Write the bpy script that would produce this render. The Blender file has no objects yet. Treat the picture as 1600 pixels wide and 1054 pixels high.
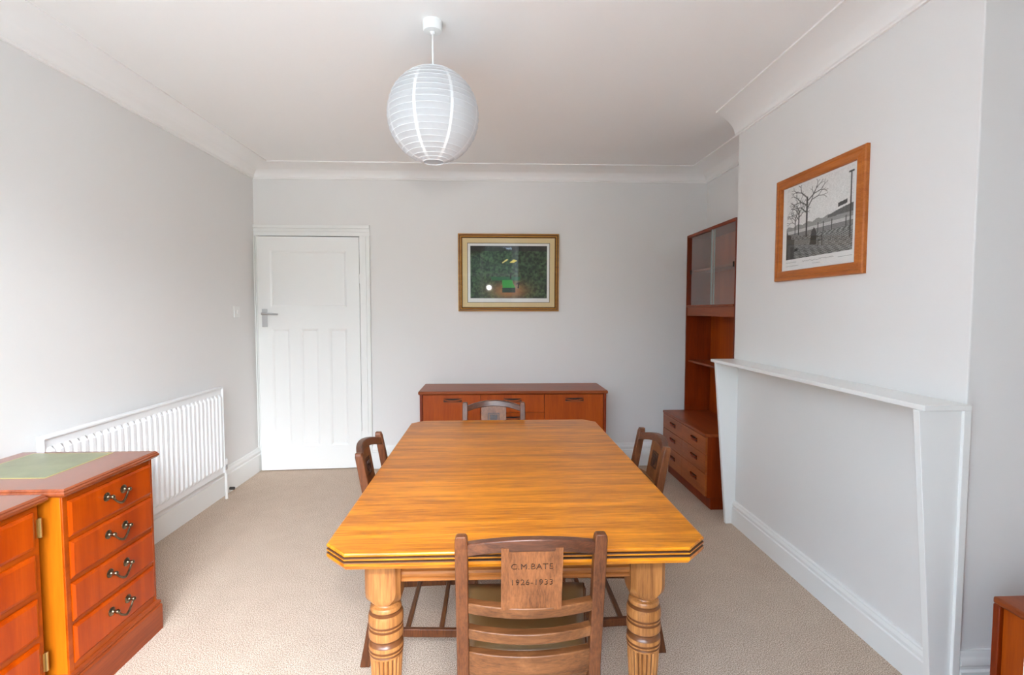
import bpy, bmesh, math, random
import numpy as np
from mathutils import Vector, Matrix
random.seed(4)
scene = bpy.context.scene
COL = scene.collection
PI = math.pi

def srgb(r, g, b):
    def f(c):
        c = c / 255.0
        return c / 12.92 if c <= 0.04045 else ((c + 0.055) / 1.055) ** 2.4
    return (f(r), f(g), f(b), 1.0)

# ------------------------------------------------------------------ camera, world, exposure
EYE = 1.36
FPX = 800.0
cam_d = bpy.data.cameras.new('camera')
cam = bpy.data.objects.new('camera', cam_d)
COL.objects.link(cam)
cam_d.sensor_fit = 'HORIZONTAL'
cam_d.sensor_width = 36.0
cam_d.lens = 36.0 * FPX / 1600.0
cam_d.clip_start = 0.02
cam.location = (0, 0, EYE)
cam.rotation_euler = (PI / 2 - math.atan(42 / FPX), 0, -math.atan(33 / FPX))
scene.camera = cam
scene.view_settings.view_transform = 'Standard'
scene.view_settings.look = 'None'
scene.view_settings.gamma = 1.0
scene.view_settings.use_curve_mapping = False
scene.view_settings.exposure = 0.0
scene.cycles.max_bounces = 12
scene.cycles.diffuse_bounces = 8
scene.cycles.transparent_max_bounces = 12
scene.cycles.caustics_reflective = False
scene.cycles.caustics_refractive = False

SKY_STRENGTH = 44.0
FLASH_POWER = 110.0
SUN_STRENGTH = 10.5
world = bpy.data.worlds.new('overcast_sky')
scene.world = world
world.use_nodes = True
wn = world.node_tree.nodes
wn['Background'].inputs['Color'].default_value = (0.60, 0.79, 1.0, 1)
# overcast sky: brightest overhead
wl = world.node_tree.links
wtc = wn.new('ShaderNodeTexCoord')
wsp = wn.new('ShaderNodeSeparateXYZ')
wl.new(wtc.outputs['Generated'], wsp.inputs[0])
wmr = wn.new('ShaderNodeMapRange')
wmr.inputs['From Min'].default_value = 0.0
wmr.inputs['From Max'].default_value = 1.0
wmr.inputs['To Min'].default_value = SKY_STRENGTH * 0.3
wmr.inputs['To Max'].default_value = SKY_STRENGTH
wl.new(wsp.outputs['Z'], wmr.inputs['Value'])
wl.new(wmr.outputs['Result'], wn['Background'].inputs['Strength'])

# room measurements
XL, XR, XC = -1.98, 1.87, 1.557        # left wall, alcove wall, face of the chimney breast
YB, YF = 4.41, 0.40                    # back wall, front wall
CN, CF = 1.60, 3.21                    # near and far side of the chimney breast
ZC = 2.55
BX, BXR, BY = 1.65, 0.45, -0.75        # unseen bay opening left and right of the camera (jambs shaped to shade the right side), bay window plane

# hazy sun behind thin cloud, low on the right behind the camera: very soft edged
sl = bpy.data.lights.new('hazy_sun', 'SUN')
sl.energy = SUN_STRENGTH
sl.angle = math.radians(34)
sl.color = (0.96, 0.98, 1.0)
so = bpy.data.objects.new('hazy_sun', sl)
COL.objects.link(so)
so.rotation_euler = Vector((-1.2, 3.0, -1.48)).to_track_quat('-Z', 'Y').to_euler()

# daylight comes in at the bay window; the area light is only its sampling portal
pl = bpy.data.lights.new('window_portal', 'AREA')
pl.shape = 'RECTANGLE'
pl.size = BX + BXR - 0.1
pl.size_y = 1.92
pl.cycles.is_portal = True
po = bpy.data.objects.new('window_portal', pl)
COL.objects.link(po)
po.location = ((BXR - BX) / 2, BY - 0.07, 1.46)
po.rotation_euler = (-PI / 2, 0, PI)
# the photographer's flash on the camera, aimed at the door end of the room
fl = bpy.data.lights.new('camera_flash', 'SPOT')
fl.spot_size = math.radians(92)
fl.spot_blend = 1.0
fl.shadow_soft_size = 0.03
fl.energy = FLASH_POWER
fl.color = (1.0, 0.955, 0.92)
fo = bpy.data.objects.new('camera_flash', fl)
COL.objects.link(fo)
fo.location = (-0.03, -0.05, 1.60)
fo.rotation_euler = (Vector((-1.1, 3.9, 0.5)) - fo.location).to_track_quat('-Z', 'Y').to_euler()

# ------------------------------------------------------------------ materials
def new_mat(name):
    m = bpy.data.materials.new(name)
    m.use_nodes = True
    return m, m.node_tree.nodes, m.node_tree.links, m.node_tree.nodes['Principled BSDF']

def plain(name, col, rough=0.5, metal=0.0, bump=0.0, bscale=200.0, spec=0.5, var=0.0, vscale=3.0):
    m, n, l, p = new_mat(name)
    p.inputs['Base Color'].default_value = col
    p.inputs['Roughness'].default_value = rough
    p.inputs['Metallic'].default_value = metal
    p.inputs['Specular IOR Level'].default_value = spec
    tc = n.new('ShaderNodeTexCoord')
    if bump:
        t = n.new('ShaderNodeTexNoise')
        t.inputs['Scale'].default_value = bscale
        t.inputs['Detail'].default_value = 3
        b = n.new('ShaderNodeBump')
        b.inputs['Strength'].default_value = bump
        b.inputs['Distance'].default_value = 0.002
        l.new(tc.outputs['Object'], t.inputs['Vector'])
        l.new(t.outputs['Fac'], b.inputs['Height'])
        l.new(b.outputs['Normal'], p.inputs['Normal'])
    if var:
        t = n.new('ShaderNodeTexNoise')
        t.inputs['Scale'].default_value = vscale
        t.inputs['Detail'].default_value = 4
        l.new(tc.outputs['Object'], t.inputs['Vector'])
        r = n.new('ShaderNodeValToRGB')
        k0, k1 = 1 - var, 1 + var
        r.color_ramp.elements[0].position = 0.3
        r.color_ramp.elements[1].position = 0.7
        r.color_ramp.elements[0].color = (col[0] * k0, col[1] * k0, col[2] * k0, 1)
        r.color_ramp.elements[1].color = (min(1, col[0] * k1), min(1, col[1] * k1), min(1, col[2] * k1), 1)
        l.new(t.outputs['Fac'], r.inputs['Fac'])
        l.new(r.outputs['Color'], p.inputs['Base Color'])
    return m

def wood(name, light, dark, axis='Z', scale=1.0, rough=0.35, bump=0.15, figure=0.5, wear=None, spec=0.3, coat=0.0, wear_scale=9):
    """streaky timber; axis is the direction of the grain in the thing's own space"""
    m, n, l, p = new_mat(name)
    tc = n.new('ShaderNodeTexCoord')
    st = {'X': (0.9, 14, 14), 'Y': (14, 0.9, 14), 'Z': (14, 14, 0.9)}[axis]
    mp = n.new('ShaderNodeMapping')
    mp.inputs['Scale'].default_value = [s * scale for s in st]
    l.new(tc.outputs['Object'], mp.inputs['Vector'])
    n1 = n.new('ShaderNodeTexNoise')
    n1.inputs['Scale'].default_value = 1.6
    n1.inputs['Detail'].default_value = 5
    n1.inputs['Distortion'].default_value = 0.6
    l.new(mp.outputs['Vector'], n1.inputs['Vector'])
    mp2 = n.new('ShaderNodeMapping')
    mp2.inputs['Scale'].default_value = [s * scale * 5 for s in st]
    l.new(tc.outputs['Object'], mp2.inputs['Vector'])
    n2 = n.new('ShaderNodeTexNoise')
    n2.inputs['Scale'].default_value = 2.2
    n2.inputs['Detail'].default_value = 6
    n2.inputs['Roughness'].default_value = 0.65
    l.new(mp2.outputs['Vector'], n2.inputs['Vector'])
    mix = n.new('ShaderNodeMath')
    mix.operation = 'MULTIPLY_ADD'
    mix.inputs[1].default_value = figure
    l.new(n1.outputs['Fac'], mix.inputs[0])
    sc = n.new('ShaderNodeMath')
    sc.operation = 'MULTIPLY'
    sc.inputs[1].default_value = 1 - figure
    l.new(n2.outputs['Fac'], sc.inputs[0])
    l.new(sc.outputs[0], mix.inputs[2])
    r = n.new('ShaderNodeValToRGB')
    r.color_ramp.elements[0].position = 0.34
    r.color_ramp.elements[1].position = 0.62
    r.color_ramp.elements[0].color = dark
    r.color_ramp.elements[1].color = light
    l.new(mix.outputs[0], r.inputs['Fac'])
    out = r.outputs['Color']
    if wear:                                   # pale rubbed patches
        n3 = n.new('ShaderNodeTexNoise')
        n3.inputs['Scale'].default_value = wear_scale
        n3.inputs['Detail'].default_value = 8
        n3.inputs['Roughness'].default_value = 0.7
        l.new(tc.outputs['Object'], n3.inputs['Vector'])
        rr = n.new('ShaderNodeValToRGB')
        rr.color_ramp.elements[0].position = 0.54
        rr.color_ramp.elements[1].position = 0.72
        rr.color_ramp.elements[0].color = (0, 0, 0, 1)
        rr.color_ramp.elements[1].color = (0.7, 0.7, 0.7, 1)
        l.new(n3.outputs['Fac'], rr.inputs['Fac'])
        mx = n.new('ShaderNodeMix')
        mx.data_type = 'RGBA'
        l.new(rr.outputs['Color'], mx.inputs[0])
        l.new(out, mx.inputs[6])
        mx.inputs[7].default_value = wear
        out = mx.outputs[2]
    l.new(out, p.inputs['Base Color'])
    p.inputs['Roughness'].default_value = rough
    p.inputs['Specular IOR Level'].default_value = spec
    p.inputs['Coat Weight'].default_value = coat
    p.inputs['Coat Roughness'].default_value = 0.2
    b = n.new('ShaderNodeBump')
    b.inputs['Strength'].default_value = bump
    b.inputs['Distance'].default_value = 0.001
    l.new(n2.outputs['Fac'], b.inputs['Height'])
    l.new(b.outputs['Normal'], p.inputs['Normal'])
    return m

M = {}
M['wall'] = plain('wall_paint', srgb(231, 229, 227), 0.75, bump=0.05, bscale=120, spec=0.25)
M['ceiling'] = plain('ceiling_paint', srgb(245, 243, 241), 0.85, bump=0.04, bscale=90, spec=0.2)
M['gloss'] = plain('white_gloss_paint', srgb(238, 238, 236), 0.32, bump=0.03, bscale=30)
M['radiator'] = plain('radiator_enamel', srgb(240, 241, 242), 0.3)
M['plastic'] = plain('white_plastic', srgb(236, 236, 234), 0.35)
M['chrome'] = plain('brushed_chrome', (0.6, 0.6, 0.61, 1), 0.28, 1.0)
M['brass'] = plain('aged_brass', srgb(196, 170, 112), 0.35, 1.0)
M['antique'] = plain('antique_dark_brass', srgb(120, 108, 88), 0.28, 1.0, var=0.45, vscale=60)
M['dark'] = plain('slot_shade_and_trim', srgb(34, 20, 12), 0.7)  # plates standing for shade in handle slots; also mount line and finger pulls
M['stopper'] = plain('dark_rubber', srgb(60, 55, 52), 0.7)
M['light_stop'] = plain('dark_light_stop', srgb(90, 88, 85), 0.9)

# carpet
m, n, l, p = new_mat('beige_carpet')
tc = n.new('ShaderNodeTexCoord')
a = n.new('ShaderNodeTexNoise'); a.inputs['Scale'].default_value = 250; a.inputs['Detail'].default_value = 2
b = n.new('ShaderNodeTexNoise'); b.inputs['Scale'].default_value = 9; b.inputs['Detail'].default_value = 5
l.new(tc.outputs['Object'], a.inputs['Vector']); l.new(tc.outputs['Object'], b.inputs['Vector'])
r = n.new('ShaderNodeValToRGB')
r.color_ramp.elements[0].position = 0.37; r.color_ramp.elements[1].position = 0.64
r.color_ramp.elements[0].color = srgb(158, 134, 116); r.color_ramp.elements[1].color = srgb(236, 216, 196)
ad = n.new('ShaderNodeMath'); ad.operation = 'MULTIPLY_ADD'; ad.inputs[1].default_value = 0.06
sb = n.new('ShaderNodeMath'); sb.operation = 'MULTIPLY'; sb.inputs[1].default_value = 0.94
l.new(a.outputs['Fac'], sb.inputs[0]); l.new(b.outputs['Fac'], ad.inputs[0]); l.new(sb.outputs[0], ad.inputs[2])
l.new(ad.outputs[0], r.inputs['Fac']); l.new(r.outputs['Color'], p.inputs['Base Color'])
p.inputs['Roughness'].default_value = 0.95; p.inputs['Specular IOR Level'].default_value = 0.1
bp = n.new('ShaderNodeBump'); bp.inputs['Strength'].default_value = 0.7; bp.inputs['Distance'].default_value = 0.006
l.new(a.outputs['Fac'], bp.inputs['Height']); l.new(bp.outputs['Normal'], p.inputs['Normal'])
M['carpet'] = m

# dining table: golden, grain across the table
TABLE_L, TABLE_D = srgb(220, 134, 22), srgb(134, 66, 10)
M['tabletop'] = wood('golden_table_wood', TABLE_L, TABLE_D, 'X', 1.0, rough=0.3, bump=0.08, figure=0.42, wear=srgb(150, 80, 20), spec=0.35, wear_scale=3.2)
M['tableleg'] = wood('golden_leg_wood', srgb(180, 118, 64), srgb(112, 66, 32), 'Z', 1.0, rough=0.36, bump=0.12)
M['tablerail'] = wood('golden_rail_wood', srgb(172, 106, 50), srgb(112, 62, 28), 'X', 1.0, rough=0.36, bump=0.1)
M['leggrime'] = plain('grimy_brown_wood', srgb(104, 60, 30), 0.34)  # waxy dirt in the leg grooves and flute valleys
M['groove'] = plain('dark_groove', srgb(78, 44, 20), 0.6)
M['oak'] = wood('dark_chair_oak', srgb(110, 62, 34), srgb(60, 31, 17), 'Z', 1.6, rough=0.36, bump=0.3, figure=0.4, wear=srgb(128, 76, 44))
M['oakx'] = wood('dark_chair_oak_rail', srgb(126, 78, 44), srgb(74, 41, 22), 'X', 1.6, rough=0.34, bump=0.3, figure=0.4, wear=srgb(150, 98, 60))
M['oakcrest'] = wood('chair_crest_oak', srgb(96, 54, 34), srgb(50, 28, 18), 'X', 1.6, rough=0.32, bump=0.3, figure=0.4, wear=srgb(132, 82, 52), spec=0.45)
M['oaksplat'] = wood('chair_splat_oak', srgb(138, 84, 48), srgb(84, 46, 24), 'Z', 1.6, rough=0.36, bump=0.3, figure=0.4, wear=srgb(160, 102, 62))
M['carving'] = plain('carved_dark_oak', srgb(58, 32, 20), 0.45)
M['leather_seat'] = plain('brown_leather', srgb(122, 92, 56), 0.3, bump=0.12, bscale=140)
M['yew'] = wood('orange_yew_front', srgb(180, 70, 0), srgb(148, 48, 0), 'Z', 0.7, rough=0.28, bump=0.03, figure=0.7, coat=0.05)
M['yewx'] = wood('orange_yew_rail', srgb(166, 70, 4), srgb(132, 48, 0), 'Y', 0.7, rough=0.3, bump=0.03, figure=0.7)
M['yewtop'] = wood('red_brown_yew_top', srgb(150, 76, 42), srgb(118, 54, 28), 'Y', 0.7, rough=0.25, bump=0.03, figure=0.6, spec=0.5, coat=0.6)
M['yewside'] = wood('golden_yew_side', srgb(184, 100, 14), srgb(156, 76, 6), 'Z', 0.7, rough=0.32, bump=0.03, figure=0.7)
M['plinth'] = wood('reddish_yew_plinth', srgb(150, 66, 26), srgb(112, 44, 16), 'Y', 0.8, rough=0.34, bump=0.05)
M['leather'] = plain('green_leather', srgb(138, 140, 110), 0.4, bump=0.1, bscale=160, var=0.12, vscale=14)
M['gold'] = plain('gilt_tooling', srgb(176, 166, 104), 0.4)
M['teak'] = wood('teak_front', srgb(176, 78, 8), srgb(146, 54, 2), 'Z', 0.8, rough=0.36, bump=0.06, figure=0.55)
M['teakx'] = wood('teak_top', srgb(156, 78, 36), srgb(124, 54, 22), 'X', 0.8, rough=0.34, bump=0.05, figure=0.55)
M['teaky'] = wood('teak_long_grain', srgb(150, 72, 32), srgb(118, 50, 20), 'Y', 0.8, rough=0.36, bump=0.05, figure=0.55)
M['teakd'] = wood('dark_teak', srgb(136, 48, 4), srgb(104, 32, 0), 'Z', 0.8, rough=0.4, bump=0.06, figure=0.55)
M['drawer'] = wood('teak_drawer_front', srgb(168, 90, 40), srgb(136, 66, 26), 'Y', 0.9, rough=0.36, bump=0.06, figure=0.55)
M['frame_gold'] = wood('gilt_frame', srgb(196, 142, 60), srgb(150, 96, 34), 'X', 2.0, rough=0.34, bump=0.05)
M['frame_dark'] = plain('dark_gilt_line', srgb(96, 58, 22), 0.4)
M['frame_pine'] = wood('orange_pine_frame', srgb(192, 112, 48), srgb(156, 82, 28), 'Y', 1.6, rough=0.38, bump=0.08)
M['mount'] = plain('cream_mount', srgb(222, 200, 152), 0.8)
M['paper'] = plain('white_print_paper', srgb(236, 236, 234), 0.8)
M['tray'] = plain('white_ceramic', srgb(235, 235, 235), 0.3)
M['hedge'] = plain('garden_green', srgb(74, 84, 64), 0.9, var=0.5, vscale=4)
M['bounce_ground'] = plain('bounce_paving', srgb(196, 192, 186), 0.95, var=0.1, vscale=6)  # unseen pale paving, added to bounce light up to the ceiling

def thin_glass(name, tint, refl=1.0, ior=1.5):
    m = bpy.data.materials.new(name); m.use_nodes = True
    n, l = m.node_tree.nodes, m.node_tree.links
    n.remove(n['Principled BSDF'])
    tr = n.new('ShaderNodeBsdfTransparent'); tr.inputs['Color'].default_value = tint
    gl = n.new('ShaderNodeBsdfGlossy'); gl.inputs['Roughness'].default_value = 0.02
    fr = n.new('ShaderNodeFresnel'); fr.inputs['IOR'].default_value = ior
    mu = n.new('ShaderNodeMath'); mu.operation = 'MULTIPLY'; mu.inputs[1].default_value = refl
    ge = n.new('ShaderNodeNewGeometry')
    iv = n.new('ShaderNodeMath'); iv.operation = 'SUBTRACT'; iv.inputs[0].default_value = 1.0
    l.new(ge.outputs['Backfacing'], iv.inputs[1])
    m2 = n.new('ShaderNodeMath'); m2.operation = 'MULTIPLY'
    l.new(fr.outputs[0], m2.inputs[0]); l.new(iv.outputs[0], m2.inputs[1])
    l.new(m2.outputs[0], mu.inputs[0])
    mx = n.new('ShaderNodeMixShader')
    l.new(mu.outputs[0], mx.inputs[0]); l.new(tr.outputs[0], mx.inputs[1]); l.new(gl.outputs[0], mx.inputs[2])
    l.new(mx.outputs[0], n['Material Output'].inputs['Surface'])
    return m
M['glass'] = thin_glass('clear_glass', (1, 1, 1, 1), 0.8)
M['cabinet_glass'] = thin_glass('sliding_glass', (0.97, 0.98, 0.97, 1), 2.4)
M['glass_edge'] = plain('polished_glass_edge', srgb(150, 165, 160), 0.2)

# lantern paper
m = bpy.data.materials.new('lantern_paper'); m.use_nodes = True
n, l = m.node_tree.nodes, m.node_tree.links
p = n['Principled BSDF']
p.inputs['Base Color'].default_value = srgb(224, 225, 227); p.inputs['Roughness'].default_value = 0.8
p.inputs['Specular IOR Level'].default_value = 0.2
tl = n.new('ShaderNodeBsdfTranslucent'); tl.inputs['Color'].default_value = srgb(224, 225, 227)
mx = n.new('ShaderNodeMixShader'); mx.inputs[0].default_value = 0.48
l.new(p.outputs[0], mx.inputs[1]); l.new(tl.outputs[0], mx.inputs[2])
l.new(mx.outputs[0], n['Material Output'].inputs['Surface'])
M['paper_lantern'] = m
M['paper_rib'] = plain('doubled_paper', srgb(232, 233, 235), 0.7)

def print_mat(name):
    m, n, l, p = new_mat(name)
    at = n.new('ShaderNodeVertexColor'); at.layer_name = 'ink'
    l.new(at.outputs['Color'], p.inputs['Base Color'])
    p.inputs['Roughness'].default_value = 0.7
    return m

# ------------------------------------------------------------------ mesh helpers
class MB:
    def __init__(s):
        s.bm = bmesh.new()
    def box(s, x0, x1, y0, y1, z0, z1, mi=0):
        v = [s.bm.verts.new((x, y, z)) for x in (x0, x1) for y in (y0, y1) for z in (z0, z1)]
        for f in ((0, 1, 3, 2), (4, 6, 7, 5), (0, 4, 5, 1), (2, 3, 7, 6), (0, 2, 6, 4), (1, 5, 7, 3)):
            s.bm.faces.new([v[i] for i in f]).material_index = mi
        return s
    def rings(s, rs, cap=True, close=True, mi=0, loop=False):
        vs = [[s.bm.verts.new(p) for p in r] for r in rs]
        k = len(vs[0])
        pairs = list(zip(vs[:-1], vs[1:]))
        if loop:
            pairs.append((vs[-1], vs[0]))
        for a, b in pairs:
            for i in range(k if close else k - 1):
                j = (i + 1) % k
                try:
                    s.bm.faces.new((a[i], a[j], b[j], b[i])).material_index = mi
                except ValueError:
                    pass
        if cap and not loop:
            for r in (vs[0], vs[-1]):
                try:
                    s.bm.faces.new(r).material_index = mi
                except ValueError:
                    pass
        return s
    def prism(s, pts, axis, lo, hi, mi=0):
        """pts are the two other coordinates in x,y,z order"""
        def P(p, t):
            q = list(p); q.insert(axis, t); return q
        return s.rings([[P(p, lo) for p in pts], [P(p, hi) for p in pts]], mi=mi)
    def lathe(s, prof, c=(0, 0, 0), n=32, axis='Z', cap=True, mi=0, rad=None):
        rs = []
        for r, z in prof:
            ring = []
            for i in range(n):
                a = 2 * PI * i / n
                rr = rad(r, z, a) if rad else r
                u, w = rr * math.cos(a), rr * math.sin(a)
                q = {'Z': (u, w, z), 'X': (z, u, w), 'Y': (u, z, w)}[axis]
                ring.append((c[0] + q[0], c[1] + q[1], c[2] + q[2]))
            rs.append(ring)
        return s.rings(rs, cap=cap, mi=mi)
    def tube(s, pts, r, n=8, mi=0):
        pts = [Vector(p) for p in pts]
        rs, prev = [], None
        for i, p in enumerate(pts):
            t = (pts[min(i + 1, len(pts) - 1)] - pts[max(i - 1, 0)]).normalized()
            if prev is None:
                ref = Vector((0, 0, 1)) if abs(t.z) < 0.9 else Vector((1, 0, 0))
                u = t.cross(ref).normalized()
            else:
                u = (prev - t * prev.dot(t)).normalized()
            prev = u
            w = t.cross(u)
            rad = r[i] if isinstance(r, (list, tuple)) else r
            rs.append([p + u * rad * math.cos(2 * PI * k / n) + w * rad * math.sin(2 * PI * k / n) for k in range(n)])
        return s.rings(rs, mi=mi)
    def build(s, name, mats, parent=None, bevel=0.0, smooth=35, origin=None):
        bm = s.bm
        bmesh.ops.remove_doubles(bm, verts=bm.verts, dist=1e-6)
        bmesh.ops.recalc_face_normals(bm, faces=bm.faces)
        org = Vector((0, 0, 0))
        if parent is not None:
            pr = parent
            while pr is not None:
                org = org + pr.location
                pr = pr.parent
        elif origin is not None:
            org = Vector(origin)
        if org.length:
            bmesh.ops.translate(bm, verts=bm.verts, vec=-org)
        me = bpy.data.meshes.new(name)
        bm.to_mesh(me); bm.free()
        if not isinstance(mats, (list, tuple)):
            mats = [mats]
        for q in mats:
            me.materials.append(q)
        if smooth:
            me.shade_smooth()
            me.set_sharp_from_angle(angle=math.radians(smooth))
        o = bpy.data.objects.new(name, me)
        COL.objects.link(o)
        if parent is not None:
            o.parent = parent
        elif origin is not None:
            o.location = org
        if bevel:
            b = o.modifiers.new('soft_edges', 'BEVEL')
            b.width = bevel; b.segments = 2; b.limit_method = 'ANGLE'; b.angle_limit = math.radians(40)
            b.harden_normals = False
        return o

def tag(o, label, cat, group=None):
    o['label'] = label; o['category'] = cat
    if group:
        o['group'] = group
    return o
def thing(name, label, cat, loc, group=None):
    o = bpy.data.objects.new(name, None)
    o.empty_display_size = 0.1
    COL.objects.link(o)
    o.location = loc
    return tag(o, label, cat, group)
def struct(o):
    o['kind'] = 'structure'
    return o
def copy_tree(o, parent=None):
    c = o.copy(); COL.objects.link(c)
    if parent is not None:
        c.parent = parent
    for ch in [q for q in bpy.data.objects if q.parent == o]:
        copy_tree(ch, c)
    return c

def sweep(path, prof, ends=None):
    """profile points (distance into the room, z) swept along a plan path whose room side is on the right"""
    P = [Vector((q[0], q[1])) for q in path]
    rings = []
    for i, p in enumerate(P):
        ds = []
        if i > 0: ds.append((P[i] - P[i - 1]).normalized())
        if i < len(P) - 1: ds.append((P[i + 1] - P[i]).normalized())
        ns = [Vector((d.y, -d.x)) for d in ds]
        if len(ns) == 2:
            mdir = (ns[0] + ns[1]) / (1 + ns[0].dot(ns[1]))
        else:
            mdir = ns[0]
        ring = []
        for d, z in prof:
            q = p + mdir * d
            if ends and i in ends:
                q = q + ds[0] * ends[i](d)
            ring.append((q.x, q.y, z))
        rings.append(ring)
    mb = MB(); mb.rings(rings)
    return mb

# ------------------------------------------------------------------ room shell
T = 0.12
struct(MB().box(XL - T, XR + T, BY - 0.3, YB + 0.5, -0.1, 0).build('floor', M['carpet'], smooth=0))
struct(MB().box(XL - T, XR + T, BY - 0.3, YB + 0.5, ZC, ZC + 0.1).build('ceiling', M['ceiling'], smooth=0))
struct(MB().box(XL - T, XL, YF - T, YB + T, 0, ZC).build('wall_left', M['wall'], smooth=0))
# back wall with the doorway
DX0, DX1, DZ = -1.945, -1.108, 1.985
bw = MB().box(XL - T, DX0, YB, YB + T, 0, ZC).box(DX1, XR + T, YB, YB + T, 0, ZC).box(DX0, DX1, YB, YB + T, DZ, ZC)
struct(bw.build('wall_back', M['wall'], smooth=0))
struct(MB().box(DX0 - 0.1, DX1 + 0.1, YB + T, YB + T + 0.04, 0, DZ + 0.1).build('wall_light_stop', M['light_stop'], smooth=0))  # added dark panel behind the doorway, keeps sky light from leaking in
struct(MB().box(XR, XR + T, YF - T, YB + T, 0, ZC).build('wall_right', M['wall'], smooth=0))
struct(MB().box(XC, XR, CN, CF, 0, ZC).build('wall_chimney', M['wall'], bevel=0.004, smooth=0))
fw = MB().box(XL - T, -BX, YF - T, YF, 0, ZC).box(BXR, XR + T, YF - T, YF, 0, ZC)
struct(fw.build('wall_front', M['wall'], smooth=0))
bay = MB().box(-BX - T, -BX, BY - T, YF - T, 0, ZC).box(BXR, BXR + T, BY - T, YF - T, 0, ZC)
bay.box(-BX, BXR, BY - T, BY, 0, 0.5).box(-BX, BXR, BY - T, BY, 2.42, ZC)
struct(bay.build('wall_bay', M['wall'], smooth=0))

# window in the bay, behind the camera
wf = MB()
for x in (-BX, -0.98, -0.2, BXR - 0.06):
    wf.box(x, x + 0.06, BY - 0.09, BY - 0.03, 0.5, 2.42)
wf.box(-BX, BXR, BY - 0.09, BY - 0.03, 0.5, 0.57).box(-BX, BXR, BY - 0.09, BY - 0.03, 2.35, 2.42)
wf.box(-BX, BXR, BY - 0.08, BY - 0.04, 1.82, 1.87).box(-BX, BXR, BY - 0.12, BY + 0.1, 0.48, 0.505)
win = struct(wf.build('window_1', M['gloss'], bevel=0.004))
for x0, x1 in ((-BX + 0.06, -0.98), (-0.92, -0.2), (-0.14, BXR - 0.06)):
    MB().box(x0, x1, BY - 0.063, BY - 0.059, 0.57, 2.35).build('window_pane', M['glass'], win, smooth=0)

# skirting boards
def skirt(h, t=0.021):
    return [(0, 0), (t, 0), (t, h * 0.70), (t - 0.006, h * 0.73), (t - 0.006, h * 0.77), (t - 0.001, h * 0.80),
            (t - 0.001, h * 0.85), (t - 0.006, h * 0.90), (t - 0.009, h * 0.93), (t - 0.009, h * 0.96), (t - 0.013, h), (0, h)]
struct(sweep([(XL, YF), (XL, YB)], skirt(0.2)).build('baseboard_left', M['gloss'], smooth=25))
struct(sweep([(-1.02, YB), (XR, YB), (XR, CF)], skirt(0.2)).build('baseboard_back', M['gloss'], smooth=25))
struct(sweep([(XC, CF - 0.06), (XC, CN + 0.016)], skirt(0.15)).build('baseboard_chimney', M['gloss'], smooth=25))
struct(sweep([(XC + 0.004, CN), (XR, CN), (XR, YF)], skirt(0.225)).build('baseboard_alcove', M['gloss'], smooth=25))

# coved cornice
prof = [(0, 2.455), (0.012, 2.455), (0.012, 2.462), (0.02, 2.466)]
prof += [(0.2 - 0.18 * math.cos(k * PI / 24), 2.466 + 0.076 * math.sin(k * PI / 24)) for k in range(1, 13)]
prof += [(0.205, 2.542), (0.205, 2.551), (0, 2.551)]
struct(sweep([(XL, YF), (XL, YB), (XR, YB), (XR, CF)], prof).build('trim_1', M['ceiling'], smooth=30))
struct(sweep([(XC, CF), (XC, CN), (XR, CN), (XR, YF)], prof, {0: lambda d: -0.03 + 0.75 * d}).build('trim_2', M['ceiling'], smooth=30))

# door casing and door
ar = MB()
def archi(mb, x0, x1, z0, z1, vertical, side):
    # stepped moulding running up or across
    for k, (f0, f1, t) in enumerate(((0, 1, 0.012), (0.0, 0.30, 0.026), (0.36, 0.62, 0.020))):
        if vertical:
            w = x1 - x0
            a, b = (x0 + w * f0, x0 + w * f1) if side < 0 else (x1 - w * f1, x1 - w * f0)
            mb.box(a, b, YB - t, YB, z0, z1)
        else:
            h = z1 - z0
            mb.box(x0, x1, YB - t, YB, z1 - h * f1, z1 - h * f0)
archi(ar, XL + 0.001, DX0, 0, DZ, True, -1)
archi(ar, DX1, DX1 + 0.088, 0, DZ, True, 1)
archi(ar, XL + 0.001, DX1 + 0.088, DZ, DZ + 0.09, False, 1)
ar.box(DX0, DX0 + 0.012, YB + 0.045, YB + T, 0, DZ).box(DX1 - 0.012, DX1, YB + 0.045, YB + T, 0, DZ).box(DX0, DX1, YB + 0.045, YB + T, DZ - 0.012, DZ)
struct(ar.build('trim_3', M['gloss'], bevel=0.002))

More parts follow.
